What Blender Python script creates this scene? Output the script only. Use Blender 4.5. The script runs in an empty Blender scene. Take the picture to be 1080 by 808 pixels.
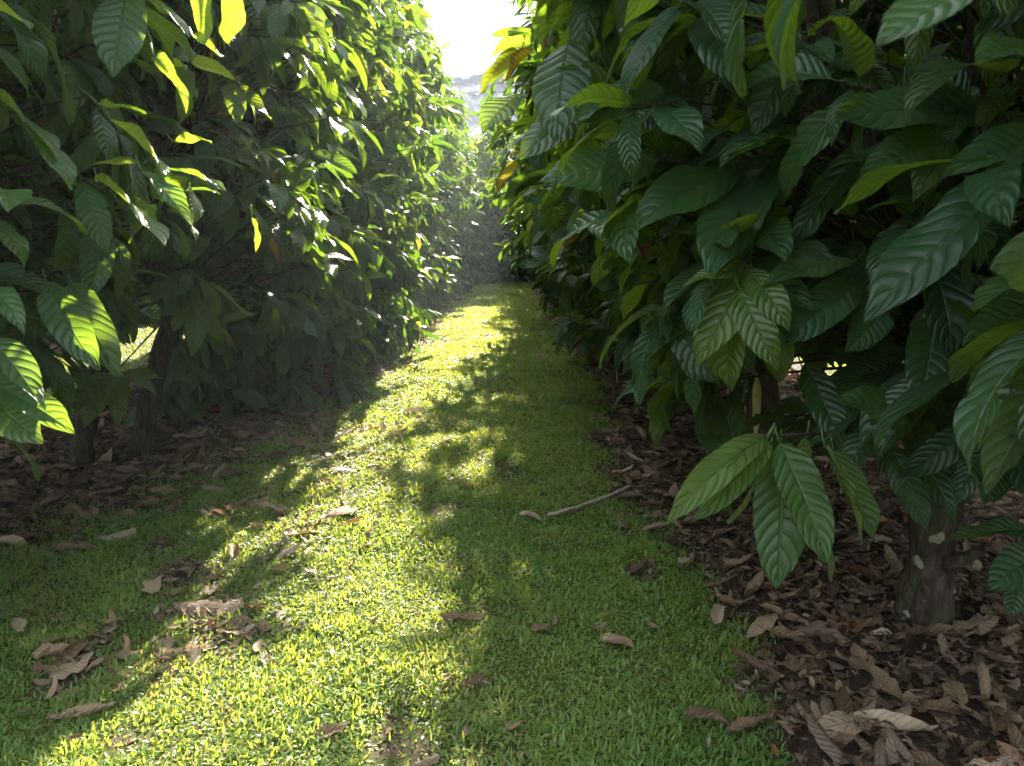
import bpy, math, numpy as np
from mathutils import Vector, Matrix

R = np.random.default_rng(7)
scene = bpy.context.scene
COL = scene.collection
PI = math.pi

# ------------------------------------------------------------------ camera
CAM_H, PITCH, F = 1.5, math.radians(10.2), 800.0
cam_d = bpy.data.cameras.new('camera')
cam = bpy.data.objects.new('camera', cam_d)
COL.objects.link(cam)
cam.location = (0, 0, CAM_H)
cam.rotation_euler = (PI / 2 - PITCH, 0, 0)
cam_d.sensor_width = 36
cam_d.lens = F / 1080 * 36
cam_d.clip_start = 0.02
cam_d.clip_end = 3000
cam_d.dof.use_dof = True
cam_d.dof.focus_distance = 4.5
cam_d.dof.aperture_fstop = 8.5
scene.camera = cam

def at(px, py, depth):
    """world point seen at photo pixel (1080x808) at a distance along the view axis"""
    x = (px - 540) / F * depth
    y = -(py - 404) / F * depth
    c, s = math.cos(PITCH), math.sin(PITCH)
    return np.array([x, depth * c + y * s, CAM_H - depth * s + y * c])

def on_ground(px, py):
    a = at(px, py, 1.0) - np.array([0, 0, CAM_H])
    t = CAM_H / -a[2]
    p = a * t
    return p[0], p[1]

# ------------------------------------------------------------------ helpers
def vnoise(x, y, seed=0):
    x = np.asarray(x, float); y = np.asarray(y, float)
    xi = np.floor(x).astype(np.int64); yi = np.floor(y).astype(np.int64)
    fx = x - xi; fy = y - yi
    fx = fx * fx * (3 - 2 * fx); fy = fy * fy * (3 - 2 * fy)
    def h(a, b):
        n = (a * 374761393 + b * 668265263 + seed * 1442695041) & 0x7fffffff
        n = ((n ^ (n >> 13)) * 1274126177) & 0x7fffffff
        n = n ^ (n >> 16)
        return (n & 0xffff) / 65535.0
    return (h(xi, yi) * (1 - fx) + h(xi + 1, yi) * fx) * (1 - fy) + (h(xi, yi + 1) * (1 - fx) + h(xi + 1, yi + 1) * fx) * fy

def gz(x, y):
    """height of the ground"""
    x = np.asarray(x, float); y = np.asarray(y, float)
    z = 0.05 * (vnoise(x * .8, y * .8, 3) - .5) + 0.03 * (vnoise(x * 2.3, y * 2.3, 4) - .5)
    z = z + 0.05 * np.exp(-((x - 1.65) / .7) ** 2) + 0.05 * np.exp(-((x + 3) / .8) ** 2)
    return z

def norm(v):
    v = np.asarray(v, float)
    return v / np.maximum(np.linalg.norm(v, axis=-1, keepdims=True), 1e-9)

def make_mesh(name, verts, loops, starts, attrs=None, smooth=True):
    me = bpy.data.meshes.new(name)
    verts = np.ascontiguousarray(verts, np.float32)
    loops = np.ascontiguousarray(loops, np.int32); starts = np.ascontiguousarray(starts, np.int32)
    me.vertices.add(len(verts)); me.vertices.foreach_set('co', verts.ravel())
    me.loops.add(len(loops)); me.loops.foreach_set('vertex_index', loops)
    me.polygons.add(len(starts)); me.polygons.foreach_set('loop_start', starts)
    me.polygons.foreach_set('use_smooth', np.full(len(starts), smooth))
    for k, a in (attrs or {}).items():
        a = np.ascontiguousarray(a, np.float32)
        if a.ndim == 1:
            me.attributes.new(k, 'FLOAT', 'POINT').data.foreach_set('value', a)
        else:
            me.attributes.new(k, 'FLOAT_VECTOR', 'POINT').data.foreach_set('vector', a.ravel())
    me.update(calc_edges=True)
    me.validate()
    return me

class Soup:
    """collects pieces of one mesh"""
    def __init__(s):
        s.v, s.l, s.c, s.a, s.n = [], [], [], [], 0
    def add(s, verts, faces, att=None):
        """verts (N,3); faces: list of (K,m) index arrays; att (N,4): u, v, tint, age"""
        verts = np.asarray(verts, float)
        s.v.append(verts)
        for f in faces:
            f = np.asarray(f)
            if len(f) == 0: continue
            s.l.append((f + s.n).ravel()); s.c.append(np.full(len(f), f.shape[1]))
        s.a.append(att if att is not None else np.zeros((len(verts), 4)))
        s.n += len(verts)
    def mesh(s, name, mat):
        c = np.concatenate(s.c); st = np.concatenate([[0], np.cumsum(c)[:-1]])
        a = np.concatenate(s.a)
        uv = np.zeros((len(a), 3)); uv[:, :2] = a[:, :2]
        me = make_mesh(name, np.concatenate(s.v), np.concatenate(s.l), st, {'leaf_uv': uv, 'tint': a[:, 2], 'age': a[:, 3]})
        me.materials.append(mat)
        return me

def link(name, me, parent=None):
    o = bpy.data.objects.new(name, me)
    COL.objects.link(o)
    if parent is not None: o.parent = parent
    return o

def tag(o, label=None, cat=None, group=None, kind=None):
    for k, v in (('label', label), ('category', cat), ('group', group), ('kind', kind)):
        if v: o[k] = v
    return o

def copy_tree(o, parent=None):
    c = o.copy(); COL.objects.link(c)
    if parent is not None:
        c.parent = parent
    for ch in list(o.children): copy_tree(ch, c)
    return c

def tube(soup, pts, rad, sides=6, tint=0.5):
    pts = np.asarray(pts, float); n = len(pts); rad = np.broadcast_to(np.asarray(rad, float), (n,))
    t = norm(np.gradient(pts, axis=0))
    ref = np.array([0.31, 0.17, 0.94]) if abs(t[0][2]) < .9 else np.array([1.0, .1, 0])
    a = norm(np.cross(t, ref)); b = np.cross(t, a)
    th = np.arange(sides) / sides * 2 * PI
    ring = a[:, None] * np.cos(th)[None, :, None] + b[:, None] * np.sin(th)[None, :, None]
    v = (pts[:, None] + ring * rad[:, None, None]).reshape(-1, 3)
    i = np.arange(n - 1)[:, None] * sides; j = np.arange(sides)[None]; k = (j + 1) % sides
    f = np.stack([i + j, i + k, i + sides + k, i + sides + j], -1).reshape(-1, 4)
    caps = [np.arange(sides)[None, ::-1], (np.arange(sides) + (n - 1) * sides)[None]]
    att = np.zeros((len(v), 4)); att[:, 0] = np.repeat(np.linspace(0, 1, n), sides); att[:, 1] = np.tile(th, n); att[:, 2] = tint
    soup.add(v, [f] + caps, att)

# ------------------------------------------------------------------ node helpers
def new_mat(name):
    m = bpy.data.materials.new(name); m.use_nodes = True
    m.node_tree.nodes.clear()
    return m, m.node_tree

class NT:
    def __init__(s, nt): s.nt = nt
    def n(s, typ, ins=None, **props):
        nd = s.nt.nodes.new(typ)
        for k, v in props.items(): setattr(nd, k, v)
        for k, v in (ins or {}).items(): s.set(nd, k, v)
        return nd
    def set(s, nd, k, v):
        sock = nd.inputs[k]
        if isinstance(v, bpy.types.NodeSocket): s.nt.links.new(v, sock)
        elif isinstance(v, bpy.types.Node): s.nt.links.new(v.outputs[0], sock)
        else: sock.default_value = v
    def math(s, op, a, b=0.0, c=0.0, clamp=False):
        nd = s.n('ShaderNodeMath', {0: a, 1: b, 2: c}, operation=op); nd.use_clamp = clamp
        return nd.outputs[0]
    def mix(s, fac, a, b, mode='MIX'):
        nd = s.n('ShaderNodeMix', data_type='RGBA', blend_type=mode)
        s.set(nd, 0, fac); s.set(nd, 6, a); s.set(nd, 7, b)
        return nd.outputs[2]
    def attr(s, name):
        return s.n('ShaderNodeAttribute', attribute_name=name)
    def noise(s, scale, detail=4, rough=.6, vec=None):
        nd = s.n('ShaderNodeTexNoise', {'Scale': scale, 'Detail': detail, 'Roughness': rough})
        if vec is not None: s.set(nd, 'Vector', vec)
        return nd.outputs[0]
    def ramp(s, fac, stops):
        nd = s.n('ShaderNodeValToRGB', {0: fac}); e = nd.color_ramp.elements
        while len(e) < len(stops): e.new(.5)
        for i, (p, c) in enumerate(stops):
            e[i].position = p; e[i].color = tuple(c) + (1,) if len(c) == 3 else c
        return nd.outputs[0]
    def sstep(s, a, b, x):
        nd = s.n('ShaderNodeMapRange', {0: x, 1: a, 2: b}, interpolation_type='SMOOTHSTEP')
        return nd.outputs[0]

def vein_nodes(t, npairs=10.0):
    """height of a quilted leaf blade (0 in the veins, 1 between) and closeness to a vein"""
    sep = t.n('ShaderNodeSeparateXYZ', {0: t.attr('leaf_uv').outputs['Vector']})
    u, v = sep.outputs[0], sep.outputs[1]
    av = t.math('ABSOLUTE', v)
    wob = t.noise(1.0, 2, .5, t.n('ShaderNodeMapping', {'Vector': t.n('ShaderNodeTexCoord').outputs['Object'], 'Scale': (6, 6, 6)}).outputs[0])
    u2 = t.math('ADD', u, t.math('MULTIPLY', wob, .16))
    ph = t.math('SUBTRACT', t.math('MULTIPLY', u2, npairs), t.math('ADD', t.math('MULTIPLY', av, 0.8), t.math('MULTIPLY', t.math('POWER', av, 2.0), 1.0)))
    sn = t.math('ABSOLUTE', t.math('SINE', t.math('MULTIPLY', ph, PI)))
    mid = t.sstep(0.0, 0.09, av)
    lat = t.math('SUBTRACT', 1.0, t.sstep(0.0, 0.28, sn))
    vein = t.math('MAXIMUM', t.math('SUBTRACT', 1.0, t.sstep(0.02, 0.07, av)), t.math('MULTIPLY', lat, 0.6))
    h = t.math('MULTIPLY', t.math('POWER', sn, 0.55), mid)
    return u, v, av, h, vein

# leaf: green blade, upper side darker and glossier, lets the sun through
def leaf_material(name, cols, trans, spec=.5, rough=.36, transw=.42, bump=.0035):
    m, nt = new_mat(name); t = NT(nt)
    u, v, av, h, vein = vein_nodes(t)
    tint = t.attr('tint').outputs['Fac']; age = t.attr('age').outputs['Fac']
    info = t.n('ShaderNodeObjectInfo')
    geo = t.n('ShaderNodeNewGeometry')
    tx = t.n('ShaderNodeTexCoord').outputs['Object']
    blotch = t.noise(9.0, 5, .65, tx)
    tt = t.math('ADD', tint, t.math('MULTIPLY', t.math('SUBTRACT', info.outputs['Random'], .5), .18))
    base = t.ramp(tt, [(0, cols[0]), (.55, cols[1]), (1, cols[2])])
    base = t.mix(t.math('MULTIPLY', vein, .28), base, cols[3] + (1,))
    # senescing leaves: yellow, then brown from margin and tip
    edge = t.math('ADD', t.math('MULTIPLY', av, .35), t.math('MULTIPLY', u, .25))
    brown = t.sstep(.95, 1.25, t.math('ADD', t.math('ADD', age, edge), t.math('MULTIPLY', t.math('SUBTRACT', blotch, .5), .9)))
    yel = t.sstep(.45, .85, t.math('ADD', age, t.math('MULTIPLY', t.math('SUBTRACT', blotch, .5), .5)))
    base = t.mix(yel, base, (.30, .24, .03, 1))
    base = t.mix(brown, base, (.13, .07, .03, 1))
    spots = t.math('MULTIPLY', t.sstep(.66, .72, t.noise(38, 3, .6, tx)), t.sstep(.45, .6, blotch))
    base = t.mix(t.math('MULTIPLY', spots, .7), base, (.10, .065, .025, 1))
    under = t.mix(.42, base, (.09, .13, .05, 1))
    colr = t.mix(geo.outputs['Backfacing'], base, under)
    tr = t.ramp(tt, [(0, trans[0]), (.55, trans[1]), (1, trans[2])])
    tr = t.mix(t.math('MULTIPLY', vein, .3), tr, (.16, .26, .02, 1))
    tr = t.mix(yel, tr, (.62, .42, .03, 1))
    tr = t.mix(brown, tr, (.15, .07, .03, 1))
    bmp = t.n('ShaderNodeBump', {'Strength': 1.0, 'Distance': bump, 'Height': h})
    rg = t.math('ADD', rough, t.math('MULTIPLY', geo.outputs['Backfacing'], .22))
    rg = t.math('ADD', rg, t.math('MULTIPLY', t.math('SUBTRACT', blotch, .5), .35))
    p = t.n('ShaderNodeBsdfPrincipled', {'Base Color': colr, 'Roughness': rg, 'Specular IOR Level': spec, 'Normal': bmp.outputs[0]})
    tl = t.n('ShaderNodeBsdfTranslucent', {'Color': tr, 'Normal': bmp.outputs[0]})
    mx = t.n('ShaderNodeMixShader', {0: transw, 1: p.outputs[0], 2: tl.outputs[0]})
    t.n('ShaderNodeOutputMaterial', {'Surface': mx.outputs[0]})
    return m

LEAF = leaf_material('leaf_green', [(.021, .062, .030), (.034, .090, .032), (.070, .125, .024), (.065, .125, .045)],
                     [(.13, .25, .015), (.24, .38, .02), (.46, .60, .04)])
LEAF_FAR = leaf_material('leaf_green_distant_shaded', [(.014, .045, .023), (.022, .066, .025), (.055, .108, .022), (.04, .085, .03)],
                     [(.07, .16, .010), (.16, .28, .016), (.48, .58, .04)], spec=.11, rough=.5, transw=.40, bump=.0006)  # copy of the near leaf, the far hedge's shade put into darker colours
YOUNG = leaf_material('leaf_young', [(.05, .11, .035), (.075, .15, .045), (.11, .18, .05), (.12, .20, .08)],
                      [(.20, .36, .03), (.32, .46, .05), (.45, .55, .08)], rough=.42, bump=.005)

# dead leaf
def dead_material():
    m, nt = new_mat('leaf_dead'); t = NT(nt)
    u, v, av, h, vein = vein_nodes(t, 9)
    tint = t.attr('tint').outputs['Fac']
    info = t.n('ShaderNodeObjectInfo')
    geo = t.n('ShaderNodeNewGeometry')
    tx = t.n('ShaderNodeTexCoord').outputs['Object']
    b = t.noise(14, 6, .7, tx)
    f = t.math('ADD', tint, t.math('MULTIPLY', t.math('SUBTRACT', b, .5), .28))
    c = t.ramp(f, [(0, (.040, .027, .015)), (.3, (.108, .070, .038)), (.6, (.20, .140, .080)), (.85, (.33, .25, .155)), (1, (.44, .36, .25))])
    c = t.mix(t.math('MULTIPLY', t.attr('age').outputs['Fac'], .85), c, (.30, .10, .018, 1))
    c = t.mix(t.math('MULTIPLY', vein, .16), c, (.07, .045, .03, 1))
    c = t.mix(t.math('MULTIPLY', geo.outputs['Backfacing'], .35), c, (.30, .23, .17, 1))
    bmp = t.n('ShaderNodeBump', {'Strength': 1.0, 'Distance': .005, 'Height': t.math('ADD', t.math('MULTIPLY', h, .6), t.math('MULTIPLY', b, .8))})
    p = t.n('ShaderNodeBsdfPrincipled', {'Base Color': c, 'Roughness': .62, 'Specular IOR Level': .35, 'Normal': bmp.outputs[0]})
    tl = t.n('ShaderNodeBsdfTranslucent', {'Color': t.mix(.5, c, (.38, .17, .06, 1)), 'Normal': bmp.outputs[0]})
    mx = t.n('ShaderNodeMixShader', {0: .16, 1: p.outputs[0], 2: tl.outputs[0]})
    t.n('ShaderNodeOutputMaterial', {'Surface': mx.outputs[0]})
    return m
DEAD = dead_material()

def bark_material(name, mossy):
    m, nt = new_mat(name); t = NT(nt)
    tx = t.n('ShaderNodeTexCoord').outputs['Object']
    mp = t.n('ShaderNodeMapping', {'Vector': tx, 'Scale': (1, 1, .35)})
    a = t.noise(22, 8, .72, mp.outputs[0]); b = t.noise(5, 5, .6, tx); c2 = t.noise(60, 4, .6, tx)
    c = t.ramp(a, [(.28, (.018, .014, .009)), (.5, (.060, .047, .031)), (.72, (.15, .125, .09))])
    c = t.mix(t.math('MULTIPLY', t.sstep(.46, .62, b), mossy), c, (.065, .075, .025, 1))
    c = t.mix(t.math('MULTIPLY', t.sstep(.63, .72, c2), .5), c, (.26, .25, .19, 1))
    vor = t.n('ShaderNodeTexVoronoi', {'Vector': mp.outputs[0], 'Scale': 26.0}, feature='DISTANCE_TO_EDGE')
    hh = t.math('ADD', a, t.math('MULTIPLY', t.math('MINIMUM', vor.outputs[0], .2), 1.6))
    bmp = t.n('ShaderNodeBump', {'Strength': 1.0, 'Distance': .03, 'Height': hh})
    p = t.n('ShaderNodeBsdfPrincipled', {'Base Color': c, 'Roughness': .85, 'Specular IOR Level': .25, 'Normal': bmp.outputs[0]})
    t.n('ShaderNodeOutputMaterial', {'Surface': p.outputs[0]})
    return m
BARK = bark_material('bark', .8)
TWIG = bark_material('twig_bark', .25)

def simple_noise_mat(name, c0, c1, scale, rough=.8, bump=.004):
    m, nt = new_mat(name); t = NT(nt)
    tx = t.n('ShaderNodeTexCoord').outputs['Object']
    a = t.noise(scale, 6, .65, tx)
    c = t.ramp(a, [(.3, c0), (.7, c1)])
    bmp = t.n('ShaderNodeBump', {'Strength': .8, 'Distance': bump, 'Height': a})
    p = t.n('ShaderNodeBsdfPrincipled', {'Base Color': c, 'Roughness': rough, 'Specular IOR Level': .3, 'Normal': bmp.outputs[0]})
    t.n('ShaderNodeOutputMaterial', {'Surface': p.outputs[0]})
    return m
LICHEN = simple_noise_mat('lichen', (.15, .165, .095), (.27, .29, .19), 45)
STICK = simple_noise_mat('dry_wood', (.16, .12, .08), (.40, .33, .25), 30)
STRAW = simple_noise_mat('dry_strap', (.34, .30, .10), (.50, .45, .20), 18, .55)

def grass_material():
    m, nt = new_mat('grass_blade'); t = NT(nt)
    tint = t.attr('tint').outputs['Fac']; age = t.attr('age').outputs['Fac']
    sep = t.n('ShaderNodeSeparateXYZ', {0: t.attr('leaf_uv').outputs['Vector']})
    c = t.ramp(tint, [(0, (.042, .13, .034)), (.5, (.08, .19, .042)), (1, (.19, .28, .075))])
    c = t.mix(t.sstep(.75, 1, age), c, (.28, .22, .10, 1))
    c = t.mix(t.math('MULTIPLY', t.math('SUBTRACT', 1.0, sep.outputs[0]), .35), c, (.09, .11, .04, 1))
    tr = t.ramp(tint, [(0, (.26, .40, .035)), (.5, (.50, .58, .05)), (1, (.72, .70, .10))])
    tr = t.mix(t.sstep(.75, 1, age), tr, (.34, .26, .12, 1))
    p = t.n('ShaderNodeBsdfPrincipled', {'Base Color': c, 'Roughness': .46, 'Specular IOR Level': .38})
    tl = t.n('ShaderNodeBsdfTranslucent', {'Color': tr})
    mx = t.n('ShaderNodeMixShader', {0: .42, 1: p.outputs[0], 2: tl.outputs[0]})
    t.n('ShaderNodeOutputMaterial', {'Surface': mx.outputs[0]})
    return m
GRASS = grass_material()

def ground_material():
    m, nt = new_mat('soil'); t = NT(nt)
    tx = t.n('ShaderNodeTexCoord').outputs['Object']
    g = t.attr('tint').outputs['Fac']
    a = t.noise(3, 8, .7, tx); b = t.noise(40, 6, .7, tx); c2 = t.noise(160, 3, .7, tx)
    soil = t.ramp(b, [(.25, (.035, .025, .017)), (.5, (.085, .062, .042)), (.8, (.18, .135, .095))])
    turf = t.ramp(b, [(.25, (.045, .060, .014)), (.55, (.085, .105, .024)), (.8, (.14, .13, .05))])
    c = t.mix(t.sstep(.35, .65, t.math('ADD', g, t.math('MULTIPLY', t.math('SUBTRACT', a, .5), .6))), soil, turf)
    bmp = t.n('ShaderNodeBump', {'Strength': 1.0, 'Distance': .03, 'Height': t.math('ADD', b, t.math('MULTIPLY', c2, .5))})
    p = t.n('ShaderNodeBsdfPrincipled', {'Base Color': c, 'Roughness': .9, 'Specular IOR Level': .2, 'Normal': bmp.outputs[0]})
    t.n('ShaderNodeOutputMaterial', {'Surface': p.outputs[0]})
    return m
SOIL = ground_material()

# ------------------------------------------------------------------ leaf prototypes
def outline(u, kind=0):
    w = np.maximum(u, 0) ** .62 * np.maximum(1 - u, 0) ** .80
    w = w / 0.4
    tip = np.clip((u - .86) / .14, 0, 1)
    return w * (1 - .45 * tip * (1 - tip) * 2) + .012

def leaf_proto(nu, nv, seed, droop=.25, fold=.18, wave=.02, wr=.2, corr=0.0, twist=0.0, dead=False):
    r = np.random.default_rng(seed)
    u = np.linspace(0, 1, nu + 1); v = np.linspace(-1, 1, nv + 1)
    U, V = np.meshgrid(u, v, indexing='ij')
    hw = wr * outline(U)
    X = V * hw
    av = np.abs(V)
    ph = U * 10 - (.8 * av + av ** 2)
    Z = fold * np.abs(X) + wave * np.sin(U * (7 + 3 * r.random()) + V * 1.3 + r.random() * 6) * av ** 1.5
    Z = Z + .35 * wave * np.sin(U * 17 + r.random() * 6 + np.sign(V)) * av ** 2
    if corr:
        Z = Z + corr * np.abs(np.sin(ph * PI)) ** .7 * np.clip(av / .15, 0, 1) * hw / wr
        X = X * (1 + .018 * np.sin(ph * 2 * PI) * av ** 3)
        if seed % 3 == 0 and seed < 900:                                # torn and nibbled margins
            for b in range(3):
                u0, sg, dp = r.uniform(.2, .9), r.choice([-1, 1]), r.uniform(.2, .6)
                X = X * (1 - dp * np.exp(-((U - u0) / r.uniform(.015, .04)) ** 2) * (np.sign(V) == sg))
    if dead:
        k = r.uniform(.2, 1.9) * r.choice([-1, 1], p=[.3, .7])         # roll across
        ang = V * k * outline(U)
        Rr = hw / np.maximum(np.abs(k) * outline(U), 1e-3)
        X = np.sin(ang) * Rr; Z = Z * .5 + (1 - np.cos(ang)) * Rr * np.sign(k)
        Z = Z + .02 * r.normal(size=U.shape) * av
        X = X * (1 + .10 * r.normal(size=U.shape) * (av > .9))
    # bend along the length (arc)
    k = droop * 2
    ang = k * U ** 1.3
    du = 1.0 / nu
    Yc = np.concatenate([[0], np.cumsum(np.cos(ang[:-1, 0] + k * .5 / nu) * du)])
    Zc = np.concatenate([[0], np.cumsum(-np.sin(ang[:-1, 0] + k * .5 / nu) * du)])
    Xc = .06 * r.normal() * u ** 2
    tw = twist * (U - .3)
    X2 = X * np.cos(tw) - Z * np.sin(tw); Z2 = X * np.sin(tw) + Z * np.cos(tw)
    P = np.stack([X2 + Xc[:, None], Yc[:, None] + Z2 * np.sin(ang), Zc[:, None] + Z2 * np.cos(ang)], -1).reshape(-1, 3)
    i = np.arange(nu)[:, None] * (nv + 1); j = np.arange(nv)[None]
    Fq = np.stack([i + j, i + j + 1, i + nv + 2 + j, i + nv + 1 + j], -1).reshape(-1, 4)
    att = np.zeros((len(P), 4)); att[:, 0] = U.ravel(); att[:, 1] = V.ravel()
    return P, Fq, att

def proto_set(nu, nv, seed, corr, n=12):
    out = []; r = np.random.default_rng(seed)
    for k in range(n):
        out.append(leaf_proto(nu, nv, seed + k, droop=r.uniform(.12, .62), fold=r.uniform(.05, .38), wave=r.uniform(.012, .035),
                              wr=r.uniform(.165, .215), corr=corr, twist=r.uniform(-.6, .6)))
    return out
def with_petiole(p):
    P, Fq, att = p
    k = len(P)
    c = np.array([[0, -.13, .035], [0, -.085, .012], [0, -.03, .0], [0, .03, .0]]); r = np.array([.012, .0075, .0075, .010])
    ring = np.array([[1, 0, 0], [0, 0, 1], [-1, 0, 0], [0, 0, -1.]])
    V = (c[:, None] + ring[None] * r[:, None, None]).reshape(-1, 3)
    i = np.arange(3)[:, None] * 4; j = np.arange(4)[None]; jj = (j + 1) % 4
    f = np.stack([i + j, i + jj, i + 4 + jj, i + 4 + j], -1).reshape(-1, 4) + k
    a = np.zeros((16, 4)); a[:, 1] = .02
    return np.vstack([P, V]), np.vstack([Fq, f]), np.vstack([att, a])
LOD = [proto_set(30, 8, 100, .004), proto_set(9, 4, 200, 0), proto_set(4, 2, 300, 0)]
LOD[0] = [with_petiole(p) for p in LOD[0]]; LOD[1] = [with_petiole(p) for p in LOD[1]]
DEADP = [proto for proto in (leaf_proto(10, 6, 400 + k, droop=float(np.random.default_rng(k).uniform(-.5, .5)), fold=.1, wave=.05,
         wr=float(np.random.default_rng(k + 9).uniform(.17, .25)), twist=float(np.random.default_rng(k + 5).uniform(-1.1, 1.1)), dead=True) for k in range(14))]
DEADS = [leaf_proto(4, 2, 500 + k, droop=.2 * (k - 2), fold=.1, wave=.05, wr=.22, twist=.4 * (k - 2), dead=True) for k in range(6)]

def place(soup, protos, base, d, nrm, size, tint, age, rng):
    """put len(base) leaves into the soup: base point, tip direction, upper-side normal, length"""
    base = np.atleast_2d(base); d = norm(np.atleast_2d(d)); nrm = np.atleast_2d(nrm)
    nrm = norm(nrm - d * np.sum(nrm * d, -1, keepdims=True))
    side = np.cross(d, nrm)
    which = rng.integers(0, len(protos), len(base))
    for k, (P, Fq, att) in enumerate(protos):
        s = np.where(which == k)[0]
        if len(s) == 0: continue
        M = np.stack([side[s], d[s], nrm[s]], 1) * size[s][:, None, None]       # (m,3,3) rows
        V = np.einsum('pi,mij->mpj', P, M) + base[s][:, None]
        n = len(P)
        f = (Fq[None] + (np.arange(len(s)) * n)[:, None, None]).reshape(-1, 4)
        a = np.tile(att, (len(s), 1)); a[:, 2] = np.repeat(tint[s], n); a[:, 3] = np.repeat(age[s], n)
        soup.add(V.reshape(-1, 3), [f], a)

# ------------------------------------------------------------------ trees
def bez(p0, p1, p2, n):
    t = np.linspace(0, 1, n)[:, None]
    return (1 - t) ** 2 * p0 + 2 * t * (1 - t) * p1 + t ** 2 * p2

def make_tree(loc, seed, H=5.8, wx=1.35, wy=1.55, hmin=.55, twigs=430, lod=1, stems=((0, 0),), rad=.10, low_open=0.0, cull=None,
              leaf=(.19, .33), per=(5, 8), bright=.0, prof=(.68, .85, 1, .97, .72, .28), bases=None, back_open=0.0, drp=(.2, 1.1)):
    rng = np.random.default_rng(seed)
    root = bpy.data.objects.new('cacao_tree', None); root.empty_display_size = .3
    COL.objects.link(root)
    root.location = (loc[0], loc[1], float(gz(loc[0], loc[1])))
    L0 = np.array(root.location)
    limb_pts, limb_id, limbs = [], [], []
    n_limb = 0
    for si, (lx, ly) in enumerate(stems):
        fh = rng.uniform(.9, 1.35)
        top = np.array([lx, ly, fh])
        b0 = np.array([lx * .12 + (.12 if lx > 0 else -.12) * (len(stems) > 1), ly * .1, -.06])
        if bases: b0 = np.array([bases[si][0], bases[si][1], -.06])
        c = bez(b0, np.array([b0[0] + (lx - b0[0]) * .35, b0[1] + (ly - b0[1]) * .35, fh * .5]), top, 12)
        c[:, :2] += (rng.normal(size=(12, 2)) * .012) * np.linspace(0, 1, 12)[:, None]
        hh = np.linspace(0, 1, 12)
        rr = rad * (1.0 + .22 * np.exp(-hh * 11) - .12 * hh) * (1 + .05 * rng.normal(size=12))
        s = Soup(); tube(s, c, rr, 14)
        v = s.v[0]                                                   # knobbly bark
        kn = vnoise(v[:, 0] * 30 + v[:, 1] * 17, v[:, 2] * 9, seed) - .5
        cc = np.repeat(c, 14, axis=0); s.v[0] = cc + (v - cc) * (1 + .28 * kn[:, None])
        trunk = link('trunk', s.mesh('trunk', BARK), root)
        k = 6 if len(stems) == 1 else 4
        for q in range(k):
            a = (q + rng.uniform(-.3, .3)) / k * 2 * PI + seed
            e = np.array([math.cos(a) * wx * .62 + lx * .4, math.sin(a) * wy * .62, H * rng.uniform(.62, .86)])
            m = top + (e - top) * np.array([.62, .62, .30])
            p = bez(top - np.array([0, 0, .05]), m, e, 14)
            p[1:] += rng.normal(size=(13, 3)) * .025
            sl = Soup(); tube(sl, p, np.linspace(rad * .62, .014, 14), 8)
            limbs.append(sl)
            limb_pts.append(p); limb_id += [n_limb] * 14; n_limb += 1
    LP = np.concatenate(limb_pts); limb_id = np.array(limb_id)
    # twig ends through the crown's volume, denser towards the outside
    th = rng.uniform(0, 2 * PI, twigs)
    hq = hmin + (H - hmin) * rng.beta(1.15, 1.25, twigs)
    q = (hq - hmin) / (H - hmin)
    prof = np.interp(q, [0, .12, .3, .62, .85, 1], prof)
    lump = .80 + .42 * vnoise(np.cos(th) * 1.7 + 5 + hq * .35, np.sin(th) * 1.7 + hq * 1.25, seed)
    r = np.sqrt(rng.uniform(.28, 1, twigs)) * prof * lump
    A = np.stack([np.cos(th) * r * wx, np.sin(th) * r * wy, hq], -1)
    if low_open > 0:
        keep = ~((hq < low_open) & (rng.random(twigs) < .85)); A, th, q, r = A[keep], th[keep], q[keep], r[keep]
    if back_open > 0:
        hq = A[:, 2]; keep = ~((hq < back_open) & (A[:, 0] < .1))
        A, th, q, r = A[keep], th[keep], q[keep], r[keep]
    if cull is not None:
        keep = cull(A + L0); A, th, q, r = A[keep], th[keep], q[keep], r[keep]
    out = np.stack([np.cos(th), np.sin(th), np.zeros_like(th)], -1)
    crown = Soup()
    nl = rng.integers(per[0], per[1] + 1, len(A))
    B, D, N, S, T, G = [], [], [], [], [], []
    for i in range(len(A)):
        # the twig, from the nearest limb point that lies lower
        dd = np.linalg.norm(LP - A[i], axis=1) + np.maximum(0, LP[:, 2] - (A[i][2] - .25)) * 2.5
        j = int(rng.choice(np.argsort(dd)[:6])); p0 = LP[j]
        tdir = norm(out[i] * rng.uniform(.5, 1) + np.array([0, 0, rng.uniform(-.35, .55) + .3 * q[i]]) + rng.normal(size=3) * .3)
        mid = (p0 + A[i]) / 2 + np.array([0, 0, .12]) + rng.normal(size=3) * .11
        pts = bez(p0, mid, A[i], 5)
        end = A[i] + tdir * .16 - np.array([0, 0, .04])
        pts = np.vstack([pts, end])
        tube(limbs[limb_id[j]], pts, np.linspace(.0085, .003, 6), 4)
        k = int(nl[i]); f = np.linspace(0, 1, k)
        b = A[i] + (end - A[i]) * f[:, None] * 1.0
        ang = np.arange(k) * 2.4 + rng.uniform(0, 6)
        s1 = norm(np.cross(tdir, [0, 0, 1.0])); s2 = np.cross(s1, tdir)
        rad_ = s1 * np.cos(ang)[:, None] + s2 * np.sin(ang)[:, None] * .6
        droop = rng.uniform(drp[0], drp[1], k)
        d = norm(tdir * (.35 + .5 * f[:, None]) + rad_ * .85 + np.array([0, 0, -1.0]) * droop[:, None])
        up = np.array([0, 0, 1.0]) + out[i] * .55 + rng.normal(size=(k, 3)) * .33
        sz = rng.uniform(leaf[0], leaf[1], k) * rng.choice([1, 1, 1, .72, .5], k)
        B.append(b + d * (.12 * sz)[:, None]); D.append(d); N.append(up)
        S.append(sz)
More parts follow.
